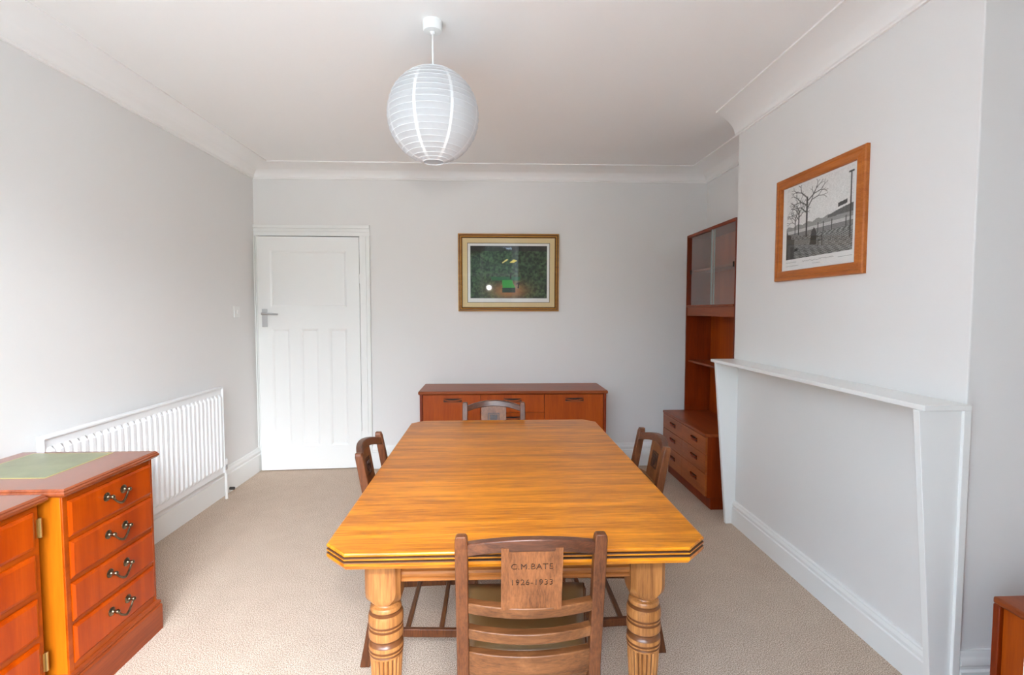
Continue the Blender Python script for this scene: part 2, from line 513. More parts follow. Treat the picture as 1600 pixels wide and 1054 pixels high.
DW, DH = 0.828, 1.968
dl = MB()
def door_frame_boxes(mb):
    # local: x from -DW (free edge) to 0 (hinge), y 0 room face to 0.04
    st = 0.105
    xs = [-DW, -DW + st, -st, 0]
    mb.box(xs[0], xs[1], 0, 0.04, 0, DH).box(xs[2], xs[3], 0, 0.04, 0, DH)
    mb.box(xs[1], xs[2], 0, 0.04, DH - 0.115, DH).box(xs[1], xs[2], 0, 0.04, 0, 0.2).box(xs[1], xs[2], 0, 0.04, 1.2, 1.38)
    inner = xs[2] - xs[1]
    mun = 0.085
    pw = (inner - 2 * mun) / 3
    openings = [(xs[1], xs[2], 1.38, DH - 0.115)]
    for k in range(3):
        a = xs[1] + k * (pw + mun)
        openings.append((a, a + pw, 0.2, 1.2))
        if k < 2:
            mb.box(a + pw, a + pw + mun, 0, 0.04, 0.2, 1.2)
    for a, b, c, d in openings:
        o, i, dp = 0.0, 0.02, 0.011
        outer = [(a, 0, c), (b, 0, c), (b, 0, d), (a, 0, d)]
        mid = [(a + i * .5, 0.004, c + i * .5), (b - i * .5, 0.004, c + i * .5), (b - i * .5, 0.004, d - i * .5), (a + i * .5, 0.004, d - i * .5)]
        inn = [(a + i, dp, c + i), (b - i, dp, c + i), (b - i, dp, d - i), (a + i, dp, d - i)]
        mb.rings([outer, mid, inn], cap=False)
        mb.bm.faces.new([mb.bm.verts.new(q) for q in inn])
door_frame_boxes(dl)
door = struct(dl.build('door_1', M['gloss'], smooth=0))
hx, hz = -DW + 0.055, 1.29
hd = MB().box(hx - 0.021, hx + 0.021, -0.008, 0, hz - 0.075, hz + 0.075).build('handle_plate', M['chrome'], door, bevel=0.002)
lv = MB().tube([(hx - 0.006, -0.006, hz + 0.036), (hx - 0.006, -0.045, hz + 0.036)], 0.009, 12)
lv.tube([(hx - 0.012, -0.045, hz + 0.036), (hx + 0.03, -0.047, hz + 0.036), (hx + 0.08, -0.047, hz + 0.034), (hx + 0.118, -0.042, hz + 0.031)], [0.01, 0.009, 0.0085, 0.007], 10)
lv.build('lever', M['chrome'], hd)
hg = MB()
for z in (0.28, 1.62):
    hg.tube([(0.002, -0.006, z - 0.04), (0.002, -0.006, z + 0.04)], 0.006, 8)
hg.build('hinge', M['gloss'], door)
door.location = (DX1 - 0.006, YB - 0.001, 0.008)
door.rotation_euler = (0, 0, math.radians(3.6))

# hedge beyond the bay window (seen only as a reflection), pale ground added to bounce daylight
hb = MB()
nx, nz = 36, 10
vs = [[hb.bm.verts.new((-7 + 14 * i / nx, -6.5 + random.uniform(-.35, .35), -0.3 + 3.05 * j / nz + (random.uniform(-.2, .3) if j == nz else 0))) for i in range(nx + 1)] for j in range(nz + 1)]
vt = [[hb.bm.verts.new((v.co.x, -7.8, v.co.z)) for v in row] for row in (vs[0], vs[-1])]
for j in range(nz):
    for i in range(nx):
        hb.bm.faces.new((vs[j][i], vs[j][i + 1], vs[j + 1][i + 1], vs[j + 1][i]))
for i in range(nx):
    hb.bm.faces.new((vs[-1][i], vs[-1][i + 1], vt[1][i + 1], vt[1][i]))
    hb.bm.faces.new((vt[0][i], vt[0][i + 1], vt[1][i + 1], vt[1][i]))
hb.build('garden_hedge', M['hedge'], smooth=60)['kind'] = 'structure'
struct(MB().box(-9, 9, -9, BY - 0.35, -0.4, -0.3).build('bounce_terrace', M['bounce_ground'], smooth=0))

# ------------------------------------------------------------------ dining table
TX0, TX1, TY0, TY1, TZ = -0.433, 0.575, 1.272, 2.835, 0.75
CH = 0.062
J1, J2 = 1.872, 2.243
tcx = (TX0 + TX1) / 2
table = thing('dining_table', 'golden brown wooden dining table with clipped corners and turned fluted legs', 'table', (tcx, (TY0 + TY1) / 2, 0))
def octagon(d, y0, y1):
    x0, x1, a, b = TX0 + d, TX1 - d, TY0 + d, TY1 - d
    c = CH - d * 0.586 + 0.0
    pts = []
    fy, by = (y0 <= TY0 + 1e-6), (y1 >= TY1 - 1e-6)
    if fy: pts += [(x0, a + c), (x0 + c, a), (x1 - c, a), (x1, a + c)]
    else: pts += [(x0, y0), (x1, y0)]
    if by: pts += [(x1, b - c), (x1 - c, b), (x0 + c, b), (x0, b - c)]
    else: pts += [(x1, y1), (x0, y1)]
    return pts
eprof = [(0.005, 0.7500), (0.0015, 0.7488), (0, 0.746), (0, 0.7425), (0.002, 0.7405), (0.007, 0.7395), (0.007, 0.7378), (0.002, 0.7368), (0, 0.735),
         (0, 0.7315), (0.002, 0.7295), (0.007, 0.7285), (0.007, 0.7268), (0.002, 0.7258), (0, 0.724), (0, 0.716), (0.006, 0.7065), (0.012, 0.7065)]
for nm, y0, y1 in (('tabletop', TY0, J1 - 0.0006), ('table_leaf', J1 + 0.0006, J2 - 0.0006), ('tabletop', J2 + 0.0006, TY1)):
    mb = MB()
    mb.rings([[(x, y, z) for x, y in octagon(d, y0, y1)] for d, z in eprof])
    for f in mb.bm.faces:
        zz = [v.co.z for v in f.verts]
        if len(f.verts) == 4 and max(zz) - min(zz) < 0.0025 and max(zz) < 0.7402 and max(zz) > 0.7255:
            f.material_index = 1
    mb.build(nm, [M['tabletop'], M['groove']], table, smooth=0)
# frame rails with a moulded lower edge
LX0, LX1, LY0, LY1, LW = -0.345, 0.485, 1.365, 2.742, 0.096
rp = [(0, 0.7065), (0, 0.662), (0.008, 0.656), (0.008, 0.650), (0.003, 0.647), (0.003, 0.643), (0.010, 0.640), (0.012, 0.633), (0.010, 0.626), (0.004, 0.623), (0.009, 0.620), (0.009, 0.612), (-0.022, 0.612), (-0.022, 0.7065)]
mb = MB()
yf = LY0 + 0.035
mb.prism([(yf - d, z) for d, z in rp], 0, LX0 + LW - 0.004, LX1 - LW + 0.004)
mb.build('apron', M['tablerail'], table, smooth=30)
mb = MB()
mb.prism([(LY1 - 0.035 + d, z) for d, z in rp], 0, LX0 + LW - 0.004, LX1 - LW + 0.004)
mb.build('apron', M['tablerail'], table, smooth=30)
for s, xo in ((-1, LX0 + 0.03), (1, LX1 - 0.03)):
    mb = MB()
    mb.prism([(xo + s * d, z) for d, z in rp], 1, LY0 + LW - 0.004, LY1 - LW + 0.004)
    mb.build('apron', M['tablerail'], table, smooth=30)
def table_leg(cx, cy):
    mb = MB()
    h = LW / 2
    def oc(hw, c, z):
        return [(cx + x, cy + y, z) for x, y in ((-hw, -hw + c), (-hw + c, -hw), (hw - c, -hw), (hw, -hw + c), (hw, hw - c), (hw - c, hw), (-hw + c, hw), (-hw, hw - c))]
    rs = [oc(h, 0.012, 0.7065), oc(h, 0.012, 0.59), oc(h, 0.016, 0.575), oc(h - 0.002, 0.024, 0.562), oc(h - 0.008, 0.026, 0.552), oc(h - 0.016, 0.02, 0.548)]
    mb.rings(rs)
    prof = [(0.032, 0.552), (0.031, 0.547), (0.033, 0.543), (0.0405, 0.540), (0.043, 0.536), (0.0435, 0.530), (0.0405, 0.526), (0.040, 0.5235), (0.046, 0.520),
            (0.0485, 0.512), (0.0488, 0.500), (0.0485, 0.493), (0.0445, 0.491), (0.0445, 0.488), (0.0475, 0.486), (0.0475, 0.482), (0.0445, 0.480), (0.0445, 0.477), (0.048, 0.475),
            (0.0485, 0.462), (0.0475, 0.452), (0.043, 0.447), (0.0405, 0.444), (0.0405, 0.441), (0.044, 0.438), (0.0475, 0.432), (0.0482, 0.422), (0.0445, 0.4195), (0.0445, 0.417), (0.0478, 0.415),
            (0.0478, 0.411), (0.0445, 0.409), (0.0445, 0.406), (0.0465, 0.404), (0.046, 0.399)]
    mb.lathe(prof, (cx, cy, 0), 48)
    def flute(r, z, a):
        k = math.cos(a * 20)
        return r - 0.0035 * max(0, 0.5 + 0.9 * k)
    fl_ = [(0.0455 - 0.016 * t / 14, 0.402 - 0.28 * t / 14) for t in range(15)]
    mb.lathe(fl_, (cx, cy, 0), 160, rad=flute)
    foot = [(0.030, 0.124), (0.036, 0.118), (0.037, 0.108), (0.032, 0.104), (0.026, 0.098), (0.034, 0.085), (0.037, 0.07), (0.033, 0.05), (0.026, 0.042), (0.026, 0.036), (0.03, 0.034), (0.031, 0.0)]
    mb.lathe(foot, (cx, cy, 0), 32)
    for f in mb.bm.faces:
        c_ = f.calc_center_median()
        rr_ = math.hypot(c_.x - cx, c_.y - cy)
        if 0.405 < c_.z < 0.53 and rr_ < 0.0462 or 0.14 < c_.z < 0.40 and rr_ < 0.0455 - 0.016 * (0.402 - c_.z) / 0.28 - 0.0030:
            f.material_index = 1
    mb.build('leg', [M['tableleg'], M['leggrime']], table, smooth=28)
for lx in (LX0 + LW / 2, LX1 - LW / 2):
    for ly in (LY0 + LW / 2, LY1 - LW / 2):
        table_leg(lx, ly)

# ------------------------------------------------------------------ dining chairs
def post_y(z):
    if z <= 0.45:
        t = z / 0.45
        return -0.222 + 0.057 * math.sin(t * PI / 2)
    return -0.165 - 0.072 * (z - 0.45) / 0.375
PXC = 0.168
def bowed(mb, halfx, zbot, ztop, thick, bow, rise=0.0, n=15):
    rs = []
    for i in range(n):
        t = -1 + 2 * i / (n - 1)
        k = 1 - t * t
        x = halfx * t
        zb, zt = zbot + rise * k, ztop + rise * k
        y0, y1 = post_y(zb) - bow * k, post_y(zt) - bow * k
        rs.append([(x, y0 - thick / 2, zb), (x, y0 + thick / 2, zb), (x, y1 + thick / 2, zt), (x, y1 - thick / 2, zt)])
    mb.rings(rs)
    return mb
def make_chair():
    c = thing('dining_chair', '', 'chair', (0, 0, 0), 'carved oak dining chairs')
    for s in (-1, 1):
        mb = MB()
        rs = []
        zs = [0, 0.1, 0.2, 0.3, 0.4, 0.45, 0.55, 0.65, 0.75, 0.81, 0.819, 0.825]
        for z in zs:
            w = 0.0155 if z < 0.815 else (0.0145 if z < 0.82 else 0.011)
            d = 0.019 if z < 0.3 else 0.018 - 0.004 * max(0, (z - 0.45) / 0.375)
            d = d if z < 0.815 else d - 0.002
            y = post_y(z)
            x = s * (PXC + (0.006 * (1 - z / 0.45) if z < 0.45 else 0))
            rs.append([(x - w, y - d, z), (x + w, y - d, z), (x + w, y + d, z), (x - w, y + d, z)])
        mb.rings(rs)
        mb.build('back_post', M['oak'], c, bevel=0.003)
    bowed(MB(), PXC - 0.013, 0.772, 0.804, 0.024, 0.03, 0.026).build('crest_rail', M['oakcrest'], c, bevel=0.003)
    bowed(MB(), PXC - 0.013, 0.615, 0.645, 0.028, 0.03).build('back_rail', M['oakx'], c, bevel=0.003)
    bowed(MB(), PXC - 0.013, 0.541, 0.571, 0.028, 0.03).build('back_rail', M['oakx'], c, bevel=0.003)
    bowed(MB(), PXC - 0.013, 0.435, 0.503, 0.026, 0.026).build('seat_back_rail', M['oakx'], c, bevel=0.003)
    # flat splat
    mb = MB()
    hw = 0.073
    za, zb = 0.640, 0.806
    ya, yb = post_y(za) - 0.031, post_y(zb) - 0.029
    mb.rings([[(-hw, ya - 0.009, za), (hw, ya - 0.009, za), (hw, ya + 0.005, za), (-hw, ya + 0.005, za)],
              [(-hw, yb - 0.009, zb), (hw, yb - 0.009, zb), (hw, yb + 0.005, zb), (-hw, yb + 0.005, zb)]])
    sp = mb.build('splat', [M['oaksplat'], M['carving']], c)
    # carved shield in a square panel on the seat side of the splat
    em = MB()
    def F(x, z, off):
        t = (z - za) / (zb - za)
        return (x, ya + (yb - ya) * t + 0.005 + off, z)
    def slab(poly, t):
        em.rings([[F(x, z, -0.001) for x, z in poly], [F(x, z, t) for x, z in poly]])
    q = 0.033
    zc_ = 0.725
    for x0, x1, z0, z1 in ((-q, q, zc_ + q - .004, zc_ + q), (-q, q, zc_ - q, zc_ - q + .004), (-q, -q + .004, zc_ - q, zc_ + q), (q - .004, q, zc_ - q, zc_ + q)):
        slab([(x0, z0), (x1, z0), (x1, z1), (x0, z1)], 0.003)
    sh = [(-0.022, zc_ + 0.024), (0.022, zc_ + 0.024), (0.022, zc_), (0.014, zc_ - 0.017), (0, zc_ - 0.026), (-0.014, zc_ - 0.017), (-0.022, zc_)]
    slab(sh, 0.003)
    slab([(-0.003, zc_ - 0.024), (0.003, zc_ - 0.024), (0.003, zc_ + 0.024), (-0.003, zc_ + 0.024)], 0.006)
    slab([(-0.021, zc_ + 0.004), (0.021, zc_ + 0.004), (0.021, zc_ + 0.010), (-0.021, zc_ + 0.010)], 0.006)
    for x in (-0.012, 0.012):
        slab([(x - .004, zc_ + 0.013), (x + .004, zc_ + 0.013), (x, zc_ + 0.022)], 0.006)
    em.build('carved_shield', M['carving'], sp)
    # seat frame and pad
    def seat_ring(z, d=0.0):
        yb_, yf_ = -0.155 + d, 0.205 - d
        return [(-0.155 + d, yb_, z), (0.155 - d, yb_, z), (0.212 - d, yf_, z), (-0.212 + d, yf_, z)]
    MB().rings([seat_ring(0.405), seat_ring(0.462)]).build('seat_frame', M['oakx'], c, bevel=0.004)
    pad = MB()
    NN = 12
    rows = []
    for j in range(NN + 1):
        v = j / NN
        row = []
        for i in range(NN + 1):
            u = i / NN
            hwid = (0.150 + 0.056 * v)
            ed = min(1, 5.5 * min(u, 1 - u, v, 1 - v))
            z = 0.462 + 0.030 * math.sin(ed * PI / 2) ** 0.7 * (0.85 + 0.15 * math.sin(u * PI) * math.sin(v * PI))
            row.append((hwid * (2 * u - 1), -0.15 + 0.35 * v, z))
        rows.append(row)
    vv = [[pad.bm.verts.new(p_) for p_ in row] for row in rows]
    for j in range(NN):
        for i in range(NN):
            pad.bm.faces.new((vv[j][i], vv[j][i + 1], vv[j + 1][i + 1], vv[j + 1][i]))
    rim = [vv[0][i] for i in range(NN + 1)] + [vv[j][NN] for j in range(1, NN + 1)] + [vv[NN][i] for i in range(NN - 1, -1, -1)] + [vv[j][0] for j in range(NN - 1, 0, -1)]
    low = [pad.bm.verts.new((v.co.x, v.co.y, 0.458)) for v in rim]
    for i in range(len(rim)):
        j = (i + 1) % len(rim)
        pad.bm.faces.new((rim[i], rim[j], low[j], low[i]))
    pad.bm.faces.new(low)
    pad.build('seat_pad', M['leather_seat'], c, smooth=60)
    for s in (-1, 1):
        mb = MB()
        rs = []
        for z, w in ((0, 0.013), (0.12, 0.0145), (0.41, 0.0175), (0.46, 0.0175)):
            x, y = s * 0.193, 0.185
            rs.append([(x - w, y - w, z), (x + w, y - w, z), (x + w, y + w, z), (x - w, y + w, z)])
        mb.rings(rs).build('front_leg', M['oak'], c, bevel=0.003)
        mb = MB()
        a, b = Vector((s * 0.173, post_y(0.13) + 0.01, 0.13)), Vector((s * 0.193, 0.178, 0.13))
        rs = [[(p_.x - .009, p_.y, .115), (p_.x + .009, p_.y, .115), (p_.x + .009, p_.y, .147), (p_.x - .009, p_.y, .147)] for p_ in (a, b)]
        mb.rings(rs).build('side_stretcher', M['oak'], c, bevel=0.003)
    for y in (-0.06, 0.07):
        hw2 = 0.173 + 0.02 * (y + 0.2) / 0.38 - 0.007
        MB().box(-hw2, hw2, y - 0.009, y + 0.009, 0.128, 0.146).build('cross_stretcher', M['oakx'], c, bevel=0.003)
    return c, sp, (ya, yb, za, zb)
chair, splat, (ya, yb, za, zb) = make_chair()
spots = [('dark oak dining chair seen from behind, with carved letters and dates on its splat', (0.096, 1.437, 0), 0.0),
         ('dark oak dining chair tucked in on the door and radiator side of the table', (-0.262, 2.095, 0), -PI / 2),
         ('dark oak dining chair tucked in on the fireplace side of the table', (0.455, 2.13, 0), PI / 2),
         ('dark oak dining chair with carved shield at the far table end before the sideboard', (0.016, 2.745, 0), PI)]
chairs = []
for i, (lab, loc, rz) in enumerate(spots):
    o = chair if i == 0 else copy_tree(chair)
    chairs.append((o, lab, loc, rz))
# the near chair alone gets the cut inscription on the back of its splat
def text_mesh(body, size, depth):
    cu = bpy.data.curves.new('inscription', 'FONT')
    cu.body = body; cu.size = size; cu.align_x = 'CENTER'; cu.align_y = 'CENTER'
    cu.extrude = depth; cu.space_character = 1.12
    ob = bpy.data.objects.new('inscription', cu)
    COL.objects.link(ob)
    bpy.context.view_layer.update()
    me = bpy.data.meshes.new_from_object(ob.evaluated_get(bpy.context.evaluated_depsgraph_get()))
    bpy.data.objects.remove(ob)
    return me
tilt = math.atan2(yb - ya, zb - za)      # the splat leans back
def on_back(z):
    return ya + (yb - ya) * (z - za) / (zb - za) - 0.009
new_splat_me = splat.data.copy()
splat.data = new_splat_me
cm = None
for body, z, size in (('C.M.BATE', 0.757, 0.0215), ('1926-1933', 0.715, 0.0215)):
    me = text_mesh(body, size, 0.0022)
    me.transform(Matrix.Translation((0, on_back(z), z)) @ Matrix.Rotation(PI / 2 - tilt, 4, 'X'))
    bmt = bmesh.new()
    if cm: bmt.from_mesh(cm)
    bmt.from_mesh(me)
    bmesh.ops.remove_doubles(bmt, verts=bmt.verts, dist=1e-5)
    bmesh.ops.recalc_face_normals(bmt, faces=bmt.faces)
    cm = bpy.data.meshes.new('lettering_cutter')
    bmt.to_mesh(cm); bmt.free()
cm.materials.clear(); cm.materials.append(M['carving'])
cut = bpy.data.objects.new('lettering_cutter', cm)
COL.objects.link(cut)
bo = splat.modifiers.new('carved', 'BOOLEAN')
bo.operation = 'DIFFERENCE'; bo.object = cut; bo.solver = 'EXACT'; bo.use_self = True
bo.material_mode = 'TRANSFER'
bpy.context.view_layer.update()
res = bpy.data.meshes.new_from_object(splat.evaluated_get(bpy.context.evaluated_depsgraph_get()))
splat.modifiers.clear()
bpy.data.objects.remove(cut)
if len(res.polygons) > 20:
    res.name = 'splat_with_lettering'
    res.shade_flat()
    splat.data = res
splat['label'] = 'splat with carved letters and dates'
for o, lab, loc, rz in chairs:
    o.location = loc; o.rotation_euler = (0, 0, rz); o['label'] = lab

# ------------------------------------------------------------------ sideboard on the back wall
def scoop_handle(name, parent, c, ax, w, h, mat):
    """wooden grip bar in front of a flat dark plate standing for shade in the slot. ax 'X': long side along x, facing -y; 'Y': along y, facing -x"""
    mb = MB()
    def P(u, d, z):
        return (c[0] + u, c[1] - d, c[2] + z) if ax == 'X' else (c[0] - d, c[1] + u, c[2] + z)
    def bx(u0, u1, d0, d1, z0, z1, mi):
        mb.rings([[P(u0, d0, z0), P(u1, d0, z0), P(u1, d1, z0), P(u0, d1, z0)], [P(u0, d0, z1), P(u1, d0, z1), P(u1, d1, z1), P(u0, d1, z1)]], mi=mi)
    bx(-w / 2, w / 2, -0.002, 0.0015, -h / 2, h / 2, 1)
    rs = []
    nn = 11
    for i in range(nn):
        t = -1 + 2 * i / (nn - 1)
        zz = h * 0.32 - h * 0.38 * (1 - t * t) ** 0.8
        th = h * 0.16
        dd = 0.010 + 0.006 * (1 - t * t)
        rs.append([P(w / 2 * t, 0, zz - th), P(w / 2 * t, dd, zz - th), P(w / 2 * t, dd, zz + th), P(w / 2 * t, 0, zz + th)])
    mb.rings(rs, mi=0)
    bx(-w / 2, w / 2, 0, 0.006, -h / 2 - 0.002, -h * 0.30, 0)
    return mb.build(name, [mat, M['dark']], parent, smooth=40)

SX0, SX1, SY0, SY1, SZ = -0.564, 0.918, 3.955, 4.385, 0.735
sbd = thing('sideboard', 'low teak sideboard standing against the back wall under the picture', 'sideboard', ((SX0 + SX1) / 2, (SY0 + SY1) / 2, 0))
MB().box(SX0, SX1, SY0 - 0.004, SY1, SZ - 0.026, SZ).build('top', M['teakx'], sbd, bevel=0.008)
ca = MB().box(SX0 + 0.012, SX0 + 0.034, SY0 + 0.006, SY1, 0.1, SZ - 0.026).box(SX1 - 0.034, SX1 - 0.012, SY0 + 0.006, SY1, 0.1, SZ - 0.026)
ca.box(SX0 + 0.034, SX1 - 0.034, SY0 + 0.03, SY1, 0.1, 0.12).box(SX0 + 0.034, SX1 - 0.034, SY1 - 0.01, SY1, 0.12, SZ - 0.026)
ca.box(SX0 + 0.034, SX1 - 0.034, SY0 + 0.03, SY0 + 0.04, 0.12, SZ - 0.026)
ca.build('carcass', M['teakd'], sbd, bevel=0.002)
MB().box(SX0 + 0.05, SX1 - 0.05, SY0 + 0.05, SY1 - 0.02, 0, 0.1).build('plinth', M['teakd'], sbd)
x0, xa, xb, x1 = SX0 + 0.036, -0.083, 0.418, SX1 - 0.036
zt = SZ - 0.03
yfr = SY0 + 0.012
for nm, a, b, z0, z1, hxp in (('door', x0, xa - .0015, .125, zt, -0.298), ('door', xb + .0015, x1, .125, zt, 0.655)):
    d = MB().box(a, b, yfr, yfr + 0.018, z0, z1).build(nm, M['teak'], sbd, bevel=0.001)
    scoop_handle('handle', d, (hxp, yfr, 0.662), 'X', 0.142, 0.03, M['teakx'])
for z0, z1 in ((0.565, zt), (0.42, 0.562), (0.125, 0.417)):
    d = MB().box(xa + .0015, xb - .0015, yfr, yfr + 0.018, z0, z1).build('drawer', M['teak'], sbd, bevel=0.001)
    scoop_handle('handle', d, ((xa + xb) / 2, yfr, z1 - 0.045), 'X', 0.142, 0.03, M['teakx'])

# ------------------------------------------------------------------ chest of drawers and glazed unit in the far alcove
GX, GY0, GY1, GZ = 1.452, 3.365, 4.225, 0.525
chest = thing('chest_of_drawers', 'low teak chest of six small drawers in the far alcove', 'chest of drawers', ((GX + XR) / 2, (GY0 + GY1) / 2, 0))
MB().box(GX - 0.004, XR - 0.025, GY0, GY1, GZ - 0.022, GZ).build('top', M['teaky'], chest, bevel=0.004)
cc = MB().box(GX + 0.012, XR - 0.025, GY0 + 0.002, GY0 + 0.022, 0.085, GZ - 0.022).box(GX + 0.012, XR - 0.025, GY1 - 0.022, GY1 - 0.002, 0.085, GZ - 0.022)
cc.box(GX + 0.022, XR - 0.025, GY0 + 0.022, GY1 - 0.022, 0.085, 0.1).box(GX + 0.024, GX + 0.03, GY0 + 0.022, GY1 - 0.022, 0.1, GZ - 0.022)
cc.build('carcass', M['teakd'], chest, bevel=0.002)
MB().box(GX + 0.045, XR - 0.03, GY0 + 0.012, GY1 - 0.012, 0, 0.085).build('plinth', M['teakd'], chest, bevel=0.002)
gm = (GY0 + GY1) / 2
rows = [(0.384, 0.500), (0.252, 0.381), (0.098, 0.249)]
for a, b in ((GY0 + 0.003, gm - 0.001), (gm + 0.001, GY1 - 0.003)):
    for z0, z1 in rows:
        d = MB().box(GX, GX + 0.02, a, b, z0, z1).build('drawer', M['drawer'], chest, bevel=0.001)
        yh = a + 0.19 if a < gm - 0.1 else a + 0.21
        scoop_handle('handle', d, (GX, (a + b) / 2 - 0.02, z0 + (z1 - z0) * 0.55), 'Y', 0.1, 0.026, M['teakd'])

HX, HY0, HY1, HZ0, HZ1 = 1.622, 3.345, 4.205, GZ, 1.975
hut = thing('display_cabinet', 'tall narrow teak shelf unit with sliding glass doors standing on the drawers', 'cabinet', ((HX + XR) / 2, (HY0 + HY1) / 2, HZ0))
hb = MB().box(HX, XR - 0.03, HY0, HY0 + 0.018, HZ0, HZ1).box(HX, XR - 0.03, HY1 - 0.018, HY1, HZ0, HZ1)
hb.box(HX, XR - 0.03, HY0 + 0.018, HY1 - 0.018, HZ1 - 0.02, HZ1)
hb.build('side_frame', M['teakd'], hut, bevel=0.002)
MB().box(XR - 0.04, XR - 0.03, HY0 + 0.018, HY1 - 0.018, HZ0, HZ1 - 0.02).build('back_panel', M['teak'], hut)
MB().box(HX + 0.004, XR - 0.04, HY0 + 0.018, HY1 - 0.018, 1.318, 1.338).box(HX + 0.004, HX + 0.02, HY0 + 0.018, HY1 - 0.018, 1.338, 1.39).box(HX - 0.006, XR - 0.04, HY0 + 0.018, HY1 - 0.018, 1.39, 1.404).build('cabinet_floor', M['teaky'], hut, bevel=0.002)
MB().box(HX + 0.02, XR - 0.04, HY0 + 0.018, HY1 - 0.018, 0.935, 0.952).build('shelf', M['teaky'], hut, bevel=0.002)
MB().box(HX + 0.05, XR - 0.04, HY0 + 0.018, HY1 - 0.018, 1.672, 1.690).build('shelf', M['teaky'], hut, bevel=0.002)
ym = 3.735
for a, b, xx in ((ym - 0.012, HY1 - 0.02, HX + 0.018), (HY0 + 0.02, ym + 0.012, HX + 0.008)):
    g = MB().box(xx, xx + 0.004, a, b, 1.404, HZ1 - 0.02).build('glass_door', M['cabinet_glass'], hut, smooth=0)
    ye = b if xx < HX + 0.012 else a
    MB().box(xx - 0.001, xx + 0.005, ye - 0.004, ye + 0.004, 1.404, HZ1 - 0.02).build('polished_edge', M['glass_edge'], g)
    yp = HY0 + 0.05 if xx < HX + 0.012 else HY1 - 0.05
    MB().box(xx - 0.003, xx, yp - 0.009, yp + 0.009, 1.655, 1.69).build('finger_pull', M['dark'], g, bevel=0.001)

# ------------------------------------------------------------------ filing cabinets at the left
def moulded_top(mb, x0, x1, y0, y1, zt, th):
    pr = [(0.006, zt - th), (0.0, zt - th * 0.72), (0.0, zt - th * 0.5), (0.004, zt - th * 0.35), (0.004, zt - th * 0.2), (0.010, zt)]
    mb.rings([[(x0, y0 + d, z), (x1 - d, y0 + d, z), (x1 - d, y1 - d, z), (x0, y1 - d, z)] for d, z in pr])
    return mb
def leather_inlay(parent, x0, x1, y0, y1, z):
    MB().box(x0, x1, y0, y1, z - 0.002, z + 0.0006).build('gilt_border', M['gold'], parent, smooth=0)
    w = 0.008
    MB().box(x0 + w, x1 - w, y0 + w, y1 - w, z - 0.002, z + 0.0012).build('leather_panel', M['leather'], parent, smooth=0)
def swan_handle(parent, x, y, z, w=0.086):
    mb = MB()
    for s in (-1, 1):
        mb.lathe([(0.0, 0.0), (0.0165, 0.0), (0.0165, 0.002), (0.014, 0.004), (0.010, 0.005), (0.0075, 0.007), (0.0055, 0.012), (0.0065, 0.018), (0.0085, 0.022), (0.006, 0.028), (0, 0.030)], (x, y + s * w / 2, z), 16, 'X')
    pts = []
    for i in range(25):
        t = -1 + 2 * i / 24
        yy = y + (w / 2) * (t * 1.0 - 0.22 * math.sin(t * PI) * 1.0)
        zz = z - 0.036 * (1 - abs(t) ** 3.2)
        pts.append((x + 0.021 + 0.004 * (1 - t * t), yy, zz))
    rr = [0.0036 + 0.0016 * (1 - abs(-1 + 2 * i / 24)) for i in range(25)]
    mb.tube(pts, rr, 8)
    return mb.build('handle', M['antique'], parent, smooth=50)

FX, FY0, FY1, FZ = -1.405, 1.716, 2.2, 0.77
fil = thing('filing_cabinet', 'orange yew four-drawer cabinet with green leather top and swan-neck handles', 'filing cabinet', (-1.69, (FY0 + FY1) / 2, 0))
FB = XL + 0.028
tp = moulded_top(MB(), FB, FX, FY0, FY1, FZ, 0.026).build('top', M['yewtop'], fil, smooth=30)
leather_inlay(tp, FB + 0.06, FX - 0.165, FY0 + 0.125, FY1 - 0.03, FZ)
xf = FX - 0.026
bx0, bx1 = FY0 + 0.014, FY1 - 0.02
body = MB().box(FB + 0.01, xf, bx0, bx1, 0.1, FZ - 0.026).build('body', M['yewside'], fil, bevel=0.002)
fz = [(0.596, 0.722), (0.452, 0.582), (0.303, 0.436), (0.157, 0.289)]
fr = MB().box(xf - 0.002, xf + 0.006, bx0, bx0 + 0.02, 0.13, FZ - 0.03).box(xf - 0.002, xf + 0.006, bx1 - 0.014, bx1, 0.13, FZ - 0.03)
for z0, z1 in ((0.722, FZ - 0.027), (0.582, 0.596), (0.436, 0.452), (0.289, 0.303), (0.13, 0.157)):
    fr.box(xf - 0.002, xf + 0.004, bx0 + 0.02, bx1 - 0.014, z0, z1)
fr.build('face_frame', M['yewx'], fil, bevel=0.0015)
for z0, z1 in fz:
    mb = MB()
    a, b = bx0 + 0.02, bx1 - 0.014
    ins = [(0.0, xf + 0.001), (0.001, xf + 0.009), (0.010, xf + 0.014)]
    mb.rings([[(xx, a + d, z0 + d), (xx, b - d, z0 + d), (xx, b - d, z1 - d), (xx, a + d, z1 - d)] for d, xx in ins])
    dr = mb.build('drawer', M['yew'], fil, smooth=0)
    swan_handle(dr, xf + 0.014, (a + b) / 2 + 0.0, z0 + (z1 - z0) * 0.62)
pn = MB()
pp = [(0.014, 0.0), (0.014, 0.105), (0.008, 0.112), (0.012, 0.118), (0.010, 0.126), (0.0, 0.132)]
pn.rings([[(FB + 0.01, bx0 - d * 0.4, z), (xf + 0.006 + d, bx0 - d * 0.4, z), (xf + 0.006 + d, bx1 + d, z), (FB + 0.01, bx1 + d, z)] for d, z in pp])
pn.build('plinth', M['plinth'], fil, smooth=30)

